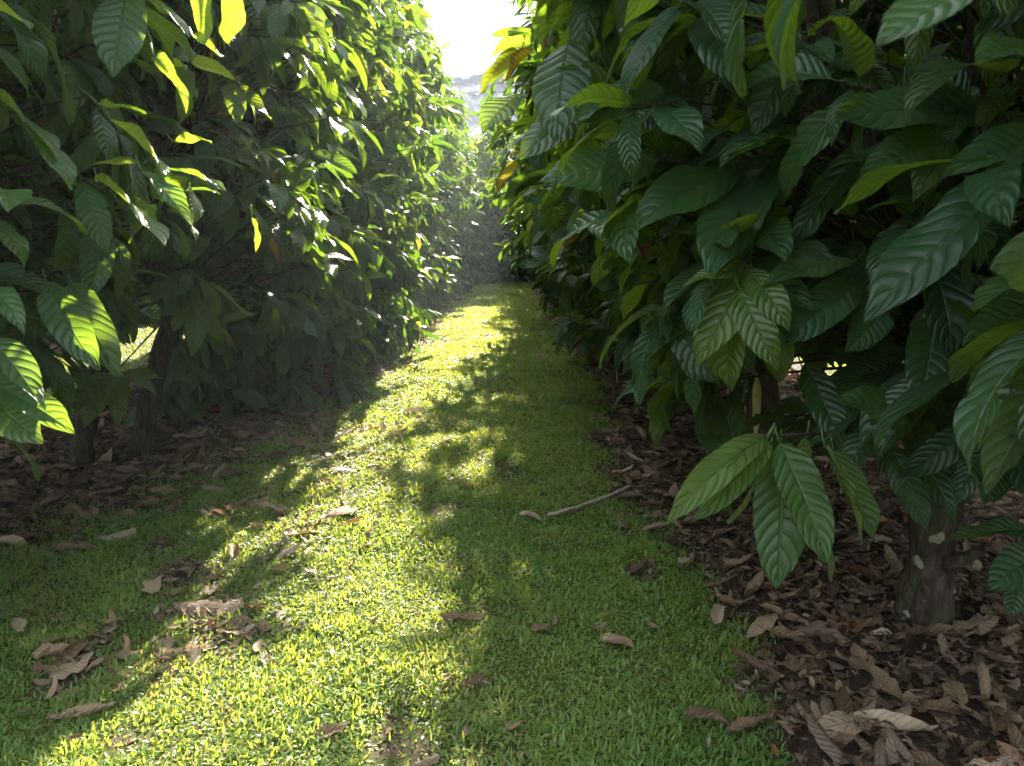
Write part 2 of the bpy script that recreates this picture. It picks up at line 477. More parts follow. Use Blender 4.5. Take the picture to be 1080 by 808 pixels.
        base_t = .42 + .18 * rng.normal() + .22 * (q[i] - .45) + bright + (.35 if rng.random() < (.03 if lod == 0 else .10) else 0)
        T.append(np.clip(base_t + rng.normal(size=k) * .07, 0, 1))
        g = np.where(rng.random(k) < (.002 if lod == 0 else .03), rng.uniform(.4, .85, k), rng.uniform(0, .25, k) + (rng.random(k) < .22) * rng.uniform(.1, .3, k))
        G.append(g)
    B, D, N, S, T, G = map(np.concatenate, (B, D, N, S, T, G))
    place(crown, LOD[lod], B, D, N, S, T, G, rng)
    for sl in limbs: link('limb', sl.mesh('limb', TWIG), root)
    link('crown', crown.mesh('crown', LEAF_FAR if lod == 2 else LEAF), root)
    return root

CAM = np.array([0, 0, CAM_H])
def near_cull(dist, xmin=None):
    def f(P):
        k = np.linalg.norm(P - CAM, axis=1) > dist
        if xmin is not None:
            k &= P[:, 0] > xmin
        return k
    return f

ORD = ['nearest', 'second', 'third', 'fourth', 'fifth', 'sixth', 'seventh', 'eighth', 'ninth', 'tenth', 'eleventh', 'twelfth', 'thirteenth', 'fourteenth', 'fifteenth', 'sixteenth', 'seventeenth']
LX, RX = -3.0, 1.68
near = {}
def lane(P):
    return (P[:, 2] < 2.0) | (P[:, 0] > .08 + (P[:, 2] - 2.0) * .21)
def trunk_view(P):
    return near_cull(1.5)(P) & lane(P) & ~((P[:, 2] < 1.02) & (P[:, 1] < 2.95) & (P[:, 0] > 1.15) & (P[:, 0] < 1.95))
LP_ = (.86, .96, 1, 1, .86, .34)
RP = (.50, .60, .88, 1, .78, .30)
near['L0'] = make_tree((LX - .05, 2.8), 11, H=5.9, wx=1.75, wy=1.5, lod=0, twigs=600, hmin=.78, cull=near_cull(1.6), leaf=(.23, .35))
near['L1'] = make_tree((-2.83, 5.05), 12, H=6.2, wx=1.55, lod=1, twigs=600, hmin=.5, low_open=.92, back_open=1.35, per=(6, 9), leaf=(.21, .34), stems=((.12, .1), (.50, .25)), bases=((-.13, -.05), (.16, .22)), rad=.074, drp=(.2, 1.2))
near['L2'] = make_tree((LX, 7.35), 13, H=6.6, wx=1.54, lod=1, twigs=760, hmin=.15, per=(7, 10), leaf=(.25, .39), back_open=1.0, prof=LP_)
near['R0'] = make_tree((RX + .15, .55), 26, H=5.4, wx=1.42, lod=0, twigs=430, hmin=1.35, cull=lambda P: near_cull(1.45)(P) & lane(P), leaf=(.23, .37), drp=(-.05, .85))
near['R1'] = make_tree((RX - .06, 2.78), 22, H=5.8, wx=1.55, lod=0, twigs=720, hmin=.6, low_open=.95, stems=((.06, .05),), rad=.088, cull=trunk_view, leaf=(.23, .37), per=(6, 9), prof=RP, drp=(-.05, .85))
near['R2'] = make_tree((RX + .02, 5.05), 23, H=5.9, wx=1.86, lod=1, twigs=520, hmin=.5, low_open=.75, cull=lane, per=(7, 9), leaf=(.23, .36), prof=RP, drp=(-.05, .85))
near['R3'] = make_tree((RX, 7.2), 24, H=5.9, wx=1.86, lod=1, twigs=520, hmin=.45, low_open=.6, cull=lane, per=(7, 9), leaf=(.22, .34), prof=RP, drp=(-.05, .85))

LOCAL = {
    'L0': 'big-leaved cacao tree at the left edge with backlit yellow-green leaves, nearest of its row',
    'L1': 'left-hand cacao tree with two dark leaning trunks and sunlit gaps beneath',
    'L2': 'tall dark cacao tree just beyond the two leaning trunks, left of the path',
    'R0': 'closest right-hand cacao tree, its large glossy leaves reaching in from the edge of view',
    'R1': 'cacao tree with lichen-spotted trunk and hanging pale leaf spray over the litter',
    'R2': 'cacao tree right behind the lichen-spotted trunk, with a yellow strap hanging beside its trunk',
    'R3': 'third dark-trunked cacao tree behind the lichen-spotted one, right of the path',
}
for k, o in near.items():
    tag(o, LOCAL[k], 'cacao tree', 'cacao trees along the left of the path' if k[0] == 'L' else 'cacao trees along the right of the path')

variants = [make_tree((0, 0), 31 + k, H=[6.5, 6.2, 6.8][k], wx=[1.58, 1.66, 1.52][k], lod=2, twigs=680, hmin=.12, per=(7, 10), leaf=(.25, .40), bright=.0, prof=(.84, .95, 1, 1, .82, .32)) for k in range(3)]
variants.append(make_tree((0, 0), 39, H=6.0, wx=2.0, wy=1.7, lod=2, twigs=1000, hmin=.1, leaf=(.24, .38), bright=.02, prof=(.8, .95, 1, .95, .8, .35)))
variants += [make_tree((0, 0), 51 + k, H=[6.3, 6.6][k], wx=[1.6, 1.55][k], lod=2, twigs=600, hmin=.4, per=(7, 9), leaf=(.22, .34), bright=.0, prof=(.50, .64, .92, 1, .80, .32)) for k in range(2)]
used = [False] * 6
tr = np.random.default_rng(5)
def stand(x, y, k, rz, sc, label, group, sx=1.0):
    o = variants[k] if not used[k] else copy_tree(variants[k])
    used[k] = True
    o.location = (x, y, float(gz(x, y))); o.rotation_euler = (0, 0, rz); o.scale = (sc * sx, sc, sc)
    return tag(o, label, 'cacao tree', group)

def ordinal_label(i, side):
    return f'{ORD[i]} cacao tree in the {side} row of the path counting from the camera'
ys = np.arange(9.7, 30.5, 2.3)
for i, y in enumerate(ys):
    n = i + 3
    far = n > 9
    stand(LX + tr.uniform(-.15, .15) + (.06 if i < 3 else -.05), y + tr.uniform(-.25, .25), i % 3, (i % 2) * PI + tr.uniform(-.2, .2), tr.uniform(.94, 1.06),
          'distant cacao tree in the far part of the left row, sunlit bright green' if far else ordinal_label(n, 'left'),
          'cacao trees far along the left row' if far else 'cacao trees along the left of the path',
          sx=[1.05, .95, 1.1, .92, 1.05, .92, 1.05, 1, 1.1][i % 9])
for i, y in enumerate(ys - .2):
    n = i + 4
    far = n > 9
    stand(RX + tr.uniform(-.15, .15) + .15, y + tr.uniform(-.25, .25), 4 + i % 2, ((i // 2) % 2) * PI + tr.uniform(-.2, .2), tr.uniform(.9, 1.0),
          'distant cacao tree in the far part of the right row' if far else ordinal_label(n, 'right'),
          'cacao trees far along the right row' if far else 'cacao trees along the right of the path',
          sx=[1.18, 1.0, 1.2, .86, 1.12, .80, 1.04, .82, 1.04][i % 9])
for i, y in enumerate(np.arange(4.5, 26, 2.6)):
    stand(-8.4 + tr.uniform(-.2, .2), y, (i + 2) % 3, tr.uniform(0, 6), tr.uniform(.92, 1.05), 'cacao tree in the next row, glimpsed through gaps behind the left trees', 'cacao trees of the row behind the left row')
for i, y in enumerate(np.arange(1.5, 16, 2.6)):
    stand(7.1 + tr.uniform(-.2, .2), y, (i + 1) % 3, tr.uniform(0, 6), tr.uniform(.88, 1.0), 'cacao tree in the next row, glimpsed through gaps behind the right trees', 'cacao trees of the row behind the right row')
END = [(-6.0, 35, 1.05, 3, 'dark tree far left in the clump that closes the end of the path'), (.55, 34.2, .62, 3, 'low dark shaded tree standing straight across the end of the grass path'),
       (4.2, 35, 1.0, 3, 'dark tree right of the low dark one at the path end'), (-1.2, 37.5, 1.08, 3, 'taller tree behind the low dark end tree, towards the left row'), (2.0, 37.2, .92, 3, 'taller tree behind the low dark end tree, towards the right row'),
       (-1.9, 31.3, .95, 1, 'bright backlit tree leaning over the end of the path from the left row'), (-.65, 32.3, .93, 2, 'bright backlit tree beside the low dark end tree'), (1.95, 32.6, .66, 0, 'small sunlit tree at the path end in front of the right row')]
for x, y, sc, k, lab in END:
    stand(x, y, k, tr.uniform(0, 6), sc, lab, 'trees closing the end of the path')

# ------------------------------------------------------------------ the leaves one can single out on the near trees
def hero(tree, b, t, depth_b, depth_t, wr=.2, face=(0, -.5, .8), tint=.45, age=.1, droop=.25, fold=.2, twist=.0, mat=LEAF, label=None, seed=0, name='leaf', petiole=True, parent=None):
    P0 = at(b[0], b[1], depth_b); P1 = at(t[0], t[1], depth_t)
    L = np.linalg.norm(P1 - P0); d = (P1 - P0) / L
    P, Fq, att = leaf_proto(34, 10, seed + 900, droop=droop, fold=fold, wave=.03, wr=wr, corr=.005, twist=twist)
    chord = P[-1 - 5] * np.array([0, 1, 1]); cl = np.linalg.norm(chord)       # tip of the bent leaf
    nrm = np.array(face, float); nrm = norm(nrm - d * np.dot(nrm, d)); side = np.cross(d, nrm)
    ca, sa = chord[1] / cl, chord[2] / cl                                     # turn so that the chord runs base to tip
    dir2 = d * ca - nrm * sa; n2 = d * sa + nrm * ca
    # keep the chord on d: y*dir2 + z*n2
    M = np.stack([side, dir2, n2]) * (L / cl)
    V = P @ M + P0
    s = Soup(); att = att.copy(); att[:, 2] = tint; att[:, 3] = age
    s.add(V, [Fq], att)
    if petiole:
        pd = norm(-d * .8 + np.array([0, 0, .5]))
        tube(s, bez(P0, P0 - d * .02, P0 + pd * .055, 5), [.0022, .0024, .0026, .0028, .003], 6, tint)
        s.a[-1][:, 2] = tint; s.a[-1][:, 3] = .2; s.a[-1][:, 1] = 0
    s.v = [v - np.array(tree.matrix_world.translation if parent is None else tree.location) for v in s.v]
    o = link(name, s.mesh(name, mat), parent or tree)
    if label: o['label'] = label
    return o
for o in near.values(): pass
bpy.context.view_layer.update()
R0, R1, R2, L0 = near['R0'], near['R1'], near['R2'], near['L0']
CF = (-.2, -.8, .55)
# right: big glossy leaves
hero(R0, (1082, 182), (928, 348), 1.46, 1.44, .165, (-.55, -.5, .7), .12, .1, .25, .35, twist=.3, label='large glossy dark leaf catching the sky', seed=1)
hero(R0, (1035, 118), (886, 128), 1.75, 1.62, .20, (.1, -.75, .7), .35, .3, .1, .15, label='broad dark leaf with a damaged tip', seed=2)
hero(R0, (1005, 150), (908, 186), 1.75, 1.68, .22, (.2, -.7, .75), .45, .25, .25, .2, seed=3)
hero(R0, (1110, 148), (1004, 190), 1.5, 1.42, .18, (.1, -.7, .8), .6, .1, .3, .25, seed=4)
hero(R0, (1075, -25), (926, 50), .62, .60, .22, (.1, -.4, .95), .55, .3, .25, .2, label='blurred pale leaf close to the lens', seed=5)
hero(R0, (1100, 55), (1020, 65), 1.3, 1.2, .2, (0, -.6, .8), .6, .1, .25, .2, seed=6)
hero(R0, (1100, 318), (1018, 368), 1.5, 1.45, .24, (0, -.8, .6), .45, .1, .2, .2, seed=7)
hero(R0, (1095, 368), (1028, 418), 1.5, 1.45, .24, (.2, -.5, .8), .8, .2, .2, .2, label='bright green leaf at the edge', seed=8)
hero(R0, (1100, 395), (1046, 462), 1.45, 1.4, .17, (.5, -.5, .7), .85, .15, .2, .25, seed=9)
hero(R0, (1000, 95), (1000, 165), 1.9, 1.8, .2, (-.1, -.9, .4), .3, .2, .2, .1, seed=10)
hero(R0, (870, 40), (935, 60), 2.0, 2.0, .2, (0, -.7, .7), .35, .1, .2, .1, seed=11)
hero(R1, (778, 178), (664, 246), 2.35, 2.2, .20, (-.2, -.75, .65), .5, .1, .25, .15, seed=12)
hero(R1, (815, 168), (732, 295), 2.35, 2.15, .19, (-.5, -.8, .45), .45, .1, .25, .2, label='pale-sheened hanging leaf', seed=13)
hero(R1, (690, 172), (568, 192), 2.5, 2.4, .21, (-.1, -.85, .5), .5, .1, .15, .1, seed=14)
hero(R1, (868, 130), (808, 160), 2.2, 2.15, .24, (.2, .5, .8), .9, .2, .1, .15, label='translucent light green leaf', seed=15)
hero(R1, (868, 140), (762, 162), 2.2, 2.1, .14, (0, -.4, .9), .75, .3, .2, .3, seed=16)
hero(R1, (985, 332), (972, 428), 2.1, 2.0, .25, (-.1, -.9, .4), .3, .1, .15, .15, seed=17)
hero(R1, (935, 325), (892, 372), 2.2, 2.1, .22, (-.2, -.9, .4), .35, .1, .15, .15, seed=18)
hero(R1, (905, 300), (820, 358), 2.2, 2.1, .20, (-.2, -.8, .5), .35, .1, .25, .2, seed=19)
hero(R1, (900, 275), (800, 300), 2.2, 2.1, .18, (0, -.5, .85), .7, .3, .25, .2, seed=20)
hero(R1, (960, 440), (882, 425), 2.1, 2.0, .22, (0, -.7, .7), .4, .15, .2, .2, seed=21)
hero(R1, (940, 470), (975, 560), 2.3, 2.25, .20, (-.1, -.9, .4), .35, .1, .2, .2, seed=22)
hero(R1, (990, 470), (1015, 535), 2.4, 2.35, .24, (0, -.8, .5), .3, .15, .2, .2, seed=23)
hero(R1, (940, 420), (960, 470), 2.3, 2.25, .26, (.1, .6, .7), .7, .95, .2, .2, label='yellow and brown dying leaf', seed=24)
hero(R1, (1095, 560), (1002, 568), 2.2, 2.2, .13, (0, -.4, .9), .55, .1, .25, .3, seed=25)
hero(R1, (1100, 578), (1042, 622), 2.1, 2.05, .28, (-.2, -.8, .5), .35, .1, .2, .15, seed=26)
hero(R1, (1075, 600), (1068, 652), 2.1, 2.05, .28, (-.2, -.8, .5), .3, .1, .2, .15, seed=27)
hero(R1, (1060, 480), (1035, 530), 2.1, 2.05, .28, (-.2, -.8, .5), .3, .1, .2, .15, seed=28)
hero(R1, (850, 385), (888, 470), 2.4, 2.3, .2, (-.2, -.9, .3), .3, .1, .2, .2, seed=29)
hero(R1, (700, 95), (610, 130), 2.5, 2.4, .24, (-.1, -.8, .5), .45, .1, .2, .15, seed=30)
hero(R1, (600, 45), (585, 150), 2.6, 2.5, .26, (-.3, -.9, .3), .35, .1, .15, .1, label='broad dark leaf against the sky gap', seed=31)
hero(R1, (560, 45), (517, 57), 3.0, 2.9, .22, (.1, .5, .8), .9, .2, .3, .2, label='sunlit lime leaf against the sky', seed=32)
hero(R1, (548, 55), (508, 98), 3.0, 2.9, .2, (-.5, .5, .6), .85, .55, .25, .2, label='yellow leaf lit from behind', seed=33)
hero(R1, (560, 55), (530, 90), 3.0, 2.9, .24, (-.5, .3, .6), .5, .8, .2, .2, seed=34)
hero(R1, (548, 100), (503, 140), 2.9, 2.8, .28, (-.3, -.7, .6), .55, .3, .2, .15, seed=35)
hero(R1, (620, 120), (545, 165), 2.7, 2.6, .26, (-.2, -.8, .5), .35, .1, .2, .15, seed=36)
hero(R1, (545, 170), (525, 203), 3.2, 3.2, .22, (-.4, .6, .6), .9, .72, .2, .2, label='golden yellow leaf lit from behind', seed=37)
# dead leaves still hanging
hero(R1, (676, 238), (679, 275), 2.5, 2.5, .2, (-.2, -.9, .1), .5, 1.3, .3, .5, twist=1, label='withered orange-brown leaf', name='hanging_dead_leaf', seed=38)
hero(R1, (836, 180), (832, 215), 2.4, 2.4, .16, (-.2, -.9, .1), .5, 1.3, .3, .6, twist=1, label='withered brown leaf', name='hanging_dead_leaf', seed=39)
hero(R1, (582, 38), (575, 52), 2.9, 2.9, .3, (-.2, -.9, .1), .5, 1.4, .3, .5, label='withered red-brown leaf', name='hanging_dead_leaf', seed=40)
# the low hanging spray of young leaves
spray = bpy.data.objects.new('hanging_leaf_spray', None); COL.objects.link(spray); spray.parent = R1
spray['label'] = 'low spray of pale young drooping leaves'
def sp(b, t, db, dt, **kw): hero(R1, b, t, db, dt, mat=YOUNG, parent=spray, **kw)
sp((806, 462), (690, 541), 2.15, 2.0, wr=.115, face=(.3, -.5, .8), tint=.75, age=.1, droop=.25, fold=.5, label='pale ribbed leaf', seed=50)
sp((808, 464), (731, 550), 2.15, 2.05, wr=.125, face=(.5, -.5, .7), tint=.7, age=.1, droop=.3, fold=.5, seed=51)
sp((812, 468), (767, 552), 2.2, 2.15, wr=.08, face=(.8, -.3, .4), tint=.9, age=.3, droop=.2, fold=.5, seed=52)
sp((822, 468), (874, 592), 2.15, 2.05, wr=.20, face=(.1, -.95, .3), tint=.25, age=.05, droop=.2, fold=.2, seed=53)
sp((824, 472), (828, 622), 2.22, 2.15, wr=.20, face=(-.3, -.9, .3), tint=.15, age=.05, droop=.2, fold=.2, seed=54)
sp((880, 476), (914, 570), 2.25, 2.2, wr=.20, face=(.3, -.9, .3), tint=.35, age=.1, droop=.2, fold=.25, seed=55)
sp((870, 470), (908, 575), 2.2, 2.12, wr=.09, face=(.8, -.4, .3), tint=.9, age=.3, droop=.2, fold=.4, seed=56)
sp((872, 560), (875, 612), 2.2, 2.2, wr=.10, face=(.4, -.9, .2), tint=.9, age=.35, droop=.1, fold=.4, petiole=False, seed=57)
sp((850, 462), (840, 500), 2.3, 2.3, wr=.25, face=(.1, -.9, .3), tint=.85, age=.25, droop=.1, fold=.2, seed=58)
s = Soup()
off = np.array(R1.location)
tube(s, np.array([at(805, 460, 2.15), at(850, 458, 2.25), at(905, 455, 2.45), at(985, 462, 2.7), at(1000, 440, 2.85)]) - off, [.004, .005, .006, .009, .012], 8, .5)
link('spray_stem', s.mesh('spray_stem', TWIG), spray)
# yellow strap by the second trunk
s = Soup()
pts = np.array([at(798, 392, 4.6), at(799, 425, 4.6), at(797, 462, 4.6)]) - np.array(R2.location)
pts = bez(pts[0], pts[1], pts[2], 9)
wd = np.interp(np.linspace(0, 1, 9), [0, .3, .8, 1], [.004, .028, .022, .006])
v = np.concatenate([pts + np.stack([-wd, 0 * wd, 0 * wd], -1), pts + np.stack([0 * wd, -.015 + 0 * wd, 0 * wd], -1), pts + np.stack([wd, 0 * wd, 0 * wd], -1)])
i = np.arange(8)
s.add(v, [np.stack([i, i + 1, i + 10, i + 9], -1), np.stack([i + 9, i + 10, i + 19, i + 18], -1)])
o = link('hanging_strap', s.mesh('hanging_strap', STRAW), R2); o['label'] = 'yellow dry strap hanging by the trunk'
# lichen on the near trunk
def trunk_of(t): return [c for c in t.children if c.name.startswith('trunk')][0]
tk = trunk_of(R1)
lr = np.random.default_rng(3)
tv = np.array([v.co[:] for v in tk.data.vertices]) + np.array(R1.location)
tn = np.array([v.normal[:] for v in tk.data.vertices])
for (px, py, rr) in ((985, 561, .027), (962, 597, .026), (958, 657, .016), (1000, 615, .012)):
    ray = norm(at(px, py, 1.) - CAM)
    rel = tv - CAM; tt = rel @ ray; dist = np.linalg.norm(rel - tt[:, None] * ray, axis=1)
    fr = (tn @ ray) < 0
    k = int(np.argmin(np.where(fr, dist, 9)))
    c = tv[k] + tn[k] * .001 - np.array(R1.location); n = tn[k]
    a = norm(np.cross(n, [0, 0, 1.0])); b = np.cross(n, a)
    th = np.arange(16) / 16 * 2 * PI; rad = rr * (1 + .22 * np.sin(th * 2 + lr.uniform(0, 6)) + .16 * np.sin(th * 3 + lr.uniform(0, 6)) + .10 * np.sin(th * 5 + lr.uniform(0, 6)))
    rim = c + (a * np.cos(th)[:, None] + b * np.sin(th)[:, None]) * rad[:, None] - n * .006
    inn = c + (a * np.cos(th)[:, None] + b * np.sin(th)[:, None]) * rad[:, None] * .7 + n * .003
    s = Soup(); j = np.arange(16); j2 = (j + 1) % 16
    s.add(np.vstack([rim, inn]), [np.stack([j, j2, j2 + 16, j + 16], -1), (j + 16)[None]])
    link('lichen_patch', s.mesh('lichen_patch', LICHEN), tk)
# the stub of a pruned shoot on the same trunk
s = Soup(); c0 = at(1012, 592, 2.86) - np.array(R1.location)
tube(s, np.array([c0 + [-.05, .02, -.02], c0, c0 + [.035, -.02, .035], c0 + [.05, -.03, .055]]), [.03, .026, .021, .021], 10)
link('branch_stub', s.mesh('branch_stub', BARK), R1)
# left: backlit and shining leaves
BK = (.1, .75, .6)
def lf(*a, **k): hero(L0, *a, **k)
lf((203, -22), (214, 47), 2.7, 2.6, .24, BK, .95, .1, .15, .15, label='backlit lime leaf', seed=60)
lf((238, -25), (241, 48), 2.75, 2.65, .22, BK, .95, .1, .15, .15, label='backlit lime leaf', seed=61)
lf((205, 40), (233, 60), 2.7, 2.6, .2, (.2, .6, .8), .95, .1, .2, .2, seed=62)
lf((163, 60), (197, 126), 2.6, 2.5, .2, (.5, .6, .5), .9, .1, .2, .25, label='backlit lime leaf', seed=63)
lf((118, 128), (179, 192), 2.6, 2.5, .16, (.3, .5, .8), .9, .1, .2, .3, seed=64)
lf((150, 172), (90, 177), 2.6, 2.5, .12, (0, .4, .9), .95, .1, .2, .3, seed=65)
lf((185, 150), (226, 152), 2.8, 2.7, .13, (0, .4, .9), .9, .1, .25, .3, seed=66)
lf((135, -10), (118, 82), 2.7, 2.6, .24, (.3, -.8, .5), .3, .1, .15, .15, label='big dark ribbed leaf', seed=67)
lf((105, 110), (158, 122), 2.5, 2.45, .15, (.1, .2, 1), .4, .1, .15, .15, label='dark leaf with white sun glare', seed=68)
lf((170, 178), (236, 200), 2.6, 2.5, .12, (.1, .2, 1), .5, .1, .2, .2, seed=69)
lf((150, 180), (198, 240), 2.5, 2.45, .17, (.3, -.2, .9), .4, .1, .25, .3, seed=70)
lf((105, 190), (172, 258), 2.6, 2.45, .24, (.2, .4, .8), .75, .1, .15, .15, label='large translucent leaf', seed=71)
lf((200, 195), (203, 238), 2.8, 2.7, .22, (.4, .4, .6), .75, .1, .2, .2, seed=72)
lf((266, 230), (270, 266), 3.2, 3.2, .2, (.4, .5, .5), .95, .45, .2, .3, label='yellow-green backlit leaf', seed=73)
lf((-8, 100), (55, 165), 2.4, 2.3, .24, (.2, .4, .8), .7, .1, .2, .2, seed=74)
lf((20, 130), (72, 200), 2.4, 2.3, .22, (.2, .3, .9), .6, .1, .2, .2, seed=75)
lf((-15, 8), (32, 28), 2.2, 2.1, .16, (0, .4, .9), .95, .1, .2, .2, seed=76)
lf((-20, 300), (38, 352), 2.2, 2.1, .13, (.1, -.3, .95), .45, .1, .35, .3, seed=77)
lf((-20, 350), (36, 436), 2.2, 2.1, .15, (.5, -.3, .8), .45, .1, .35, .35, label='ribbed leaf with sunlit stripes', seed=78)
lf((-20, 400), (70, 462), 2.3, 2.2, .15, (.2, -.5, .8), .4, .1, .35, .3, seed=79)
lf((-10, 420), (42, 470), 2.3, 2.2, .24, (.2, -.8, .5), .55, .1, .2, .2, seed=80)
lf((50, 300), (95, 395), 2.6, 2.5, .17, (.2, -.7, .6), .35, .1, .25, .25, seed=81)
lf((75, 300), (112, 400), 2.7, 2.6, .17, (.4, -.6, .6), .3, .1, .25, .3, seed=82)

# ------------------------------------------------------------------ ground
def grass_cover(x, y):
    """0..1 how much grass grows here"""
    wob = .35 * (vnoise(y * 1.1, x * .5 + 9, 7) - .5) + .25 * (vnoise(y * 4, x * 3, 8) - .5)
    main = np.clip((x + 3.0 - .27 * np.clip(y - 2.8, 0, 3) + wob * 1.5) / .95, 0, 1) * np.clip((.95 + wob - x) / .22, 0, 1)
    strip = np.exp(-((x + 1.45 + .3 * (vnoise(y * .9, 2.2, 5) - .5)) / .38) ** 2)
    bare = strip * np.clip((vnoise(x * 3.2, y * 2.4, 12) - .56) * 5, 0, 1)
    main = main * (1 - .9 * bare) * (1 - .75 * np.clip((vnoise(x * 5 + 3, y * 3.3, 51) - .70) * 7, 0, 1))
    left = np.clip((x + 6.9 + wob) / .4, 0, 1) * np.clip((-4.35 + wob - x) / .4, 0, 1)
    right = np.clip((x - 3.5 + wob) / .4, 0, 1) * np.clip((5.6 + wob - x) / .4, 0, 1)
    cross = np.clip((y - 30) / .6, 0, 1) * np.clip((33 - y) / .6, 0, 1) * (np.abs(x) < 1.6)
    return np.clip(np.maximum.reduce([main, left, right, cross]), 0, 1)

def axis(fine0, fine1, step, far):
    a = list(np.arange(fine0, fine1 + 1e-6, step)); d = step; p = fine1; hi = []
    while p < far: d *= 1.35; p += d; hi.append(p)
    lo = []; p = fine0; d = step
    while p > -far: d *= 1.35; p -= d; lo.append(p)
    return np.array(lo[::-1] + a + hi)
gx, gy = axis(-7, 6, .12, 900), axis(0, 46, .15, 900)
GX, GY = np.meshgrid(gx, gy, indexing='ij')
fade = np.clip((60 - np.hypot(GX, GY)) / 20, 0, 1)
GV = np.stack([GX, GY, gz(GX, GY) * fade], -1).reshape(-1, 3)
i = np.arange(len(gx) - 1)[:, None] * len(gy); j = np.arange(len(gy) - 1)[None]
q = np.stack([i + j, i + len(gy) + j, i + len(gy) + j + 1, i + j + 1], -1).reshape(-1, 4)
gm = make_mesh('ground', GV, q.ravel(), np.arange(len(q)) * 4, {'tint': np.where(np.hypot(GX, GY) > 60, .8, grass_cover(GX, GY)).ravel()})
gm.materials.append(SOIL)
tag(link('ground', gm), kind='structure')

# grass: one sheet of countless blades
def blades(n, xr, yr, dens0, rng, minw=1.0):
    """random positions thinning with distance"""
    out = []
    ycur = yr[0]
    while ycur < yr[1]:
        y1 = min(ycur + max(.25, ycur * .08), yr[1]); ym = (ycur + y1) / 2
        dens = dens0 * (3 / max(ym, 3)) ** 1.25
        k = int((xr[1] - xr[0]) * (y1 - ycur) * dens)
        out.append(np.stack([rng.uniform(xr[0], xr[1], k), rng.uniform(ycur, y1, k)], -1)); ycur = y1
    P = np.concatenate(out)
    c = grass_cover(P[:, 0], P[:, 1])
    return P[rng.random(len(P)) < c * 1.0]

gr = np.random.default_rng(77)
P = np.concatenate([blades(0, (-2.9, 1.35), (1.55, 33), 17500, gr), blades(0, (-7.2, -4.1), (5, 30), 2200, gr), blades(0, (3.3, 5.9), (1.5, 16), 2600, gr), blades(0, (-8, 8), (30, 33), 4000, gr)])
n = len(P)
x, y = P[:, 0], P[:, 1]
dist = np.hypot(x, y)
k = (np.maximum(dist, 3) / 3) ** .62
clump = vnoise(x * 6, y * 6, 21); big = vnoise(x * 1.6, y * 1.6, 22)
edge = np.clip((x - .55) / .4, 0, 1) * (np.abs(x - .8) < .7)
Lb = gr.uniform(.015, .045, n) * (.55 + .8 * clump) * (1 + .65 * edge * gr.random(n)) * k ** .55
Wb = gr.uniform(.0018, .0050, n) * k * (1 - .25 * edge)
az = gr.uniform(0, 2 * PI, n) + 0
weed = (vnoise(x * 1.9, y * 1.9, 41) > .60) & (gr.random(n) < .5)
Wb = np.where(weed, Wb * 1.3, Wb)
tilt = np.clip(gr.normal(1.02, .4, n) - .35 * edge + .3 * weed, .1, 1.45)
dirh = np.stack([np.cos(az), np.sin(az), 0 * az], -1)
sd = np.stack([-np.sin(az), np.cos(az), 0 * az], -1)
roll = gr.normal(0, .45, n)
base = np.stack([x, y, gz(x, y) - .004], -1)
def bp(f, tl):
    return base + dirh * (np.sin(tl) * Lb * f)[:, None] + np.array([0, 0, 1.]) * (np.cos(tl) * Lb * f)[:, None]
sdr = sd * np.cos(roll)[:, None] + np.array([0, 0, 1.]) * np.sin(roll)[:, None]
m1 = bp(.5, tilt * .75); tp = m1 + dirh * (np.sin(np.minimum(tilt * 1.35, 1.9)) * Lb * .5)[:, None] + np.array([0, 0, 1.]) * (np.cos(np.minimum(tilt * 1.35, 1.9)) * Lb * .5)[:, None]
V = np.stack([base - sdr * (Wb * .7)[:, None], base + sdr * (Wb * .7)[:, None], m1 - sdr * Wb[:, None], m1 + sdr * Wb[:, None], tp], 1)
I = np.arange(n)[:, None] * 5
quads = I + np.array([[0, 1, 3, 2]]); tris = I + np.array([[2, 3, 4]])
att = np.zeros((n, 5, 4)); att[:, :, 0] = [0, 0, .5, .5, 1]
att[:, :, 2] = np.clip(.18 + .42 * big + .22 * clump + gr.normal(0, .13, n) - .16 * weed, 0, 1)[:, None]
att[:, :, 3] = gr.random(n)[:, None] * (.86 + .16 * (vnoise(x * 4, y * 4, 30) > .55))[:, None]
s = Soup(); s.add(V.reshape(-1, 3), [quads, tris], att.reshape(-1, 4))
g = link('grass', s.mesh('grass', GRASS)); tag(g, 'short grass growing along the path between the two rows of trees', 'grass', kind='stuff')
print('grass blades', n)

# ------------------------------------------------------------------ litter
lr = np.random.default_rng(91)
def scatter(nn, xr, yr, rng, keepf):
    x = rng.uniform(*xr, nn); y = rng.uniform(*yr, nn)
    k = rng.random(nn) < keepf(x, y)
    return x[k], y[k]
def lay(soup, protos, x, y, size, rng, lift=.02, tintm=.45):
    m = len(x); a = rng.uniform(0, 2 * PI, m)
    d = np.stack([np.cos(a), np.sin(a), rng.normal(0, .13, m)], -1)
    nr = np.stack([rng.normal(0, .28, m), rng.normal(0, .28, m), np.where(rng.random(m) < .4, -1., 1.)], -1)
    b = np.stack([x, y, gz(x, y) + rng.uniform(.0, lift, m)], -1)
    b[:, :2] -= d[:, :2] * size[:, None] * .5
    tint = np.clip(rng.normal(tintm, .26, m), 0, 1)
    place(soup, protos, b, d, nr, size, tint, np.where(rng.random(m) < .04, rng.uniform(.3, .9, m), 0), rng)
lit = Soup()
off_grass = lambda x, y: 1 - np.clip(grass_cover(x, y) * 1.25, 0, 1)
x, y = scatter(5600, (.55, 4.4), (1.3, 8), lr, off_grass); lay(lit, DEADP, x, y, lr.uniform(.05, .19, len(x)) , lr, .035, .40)
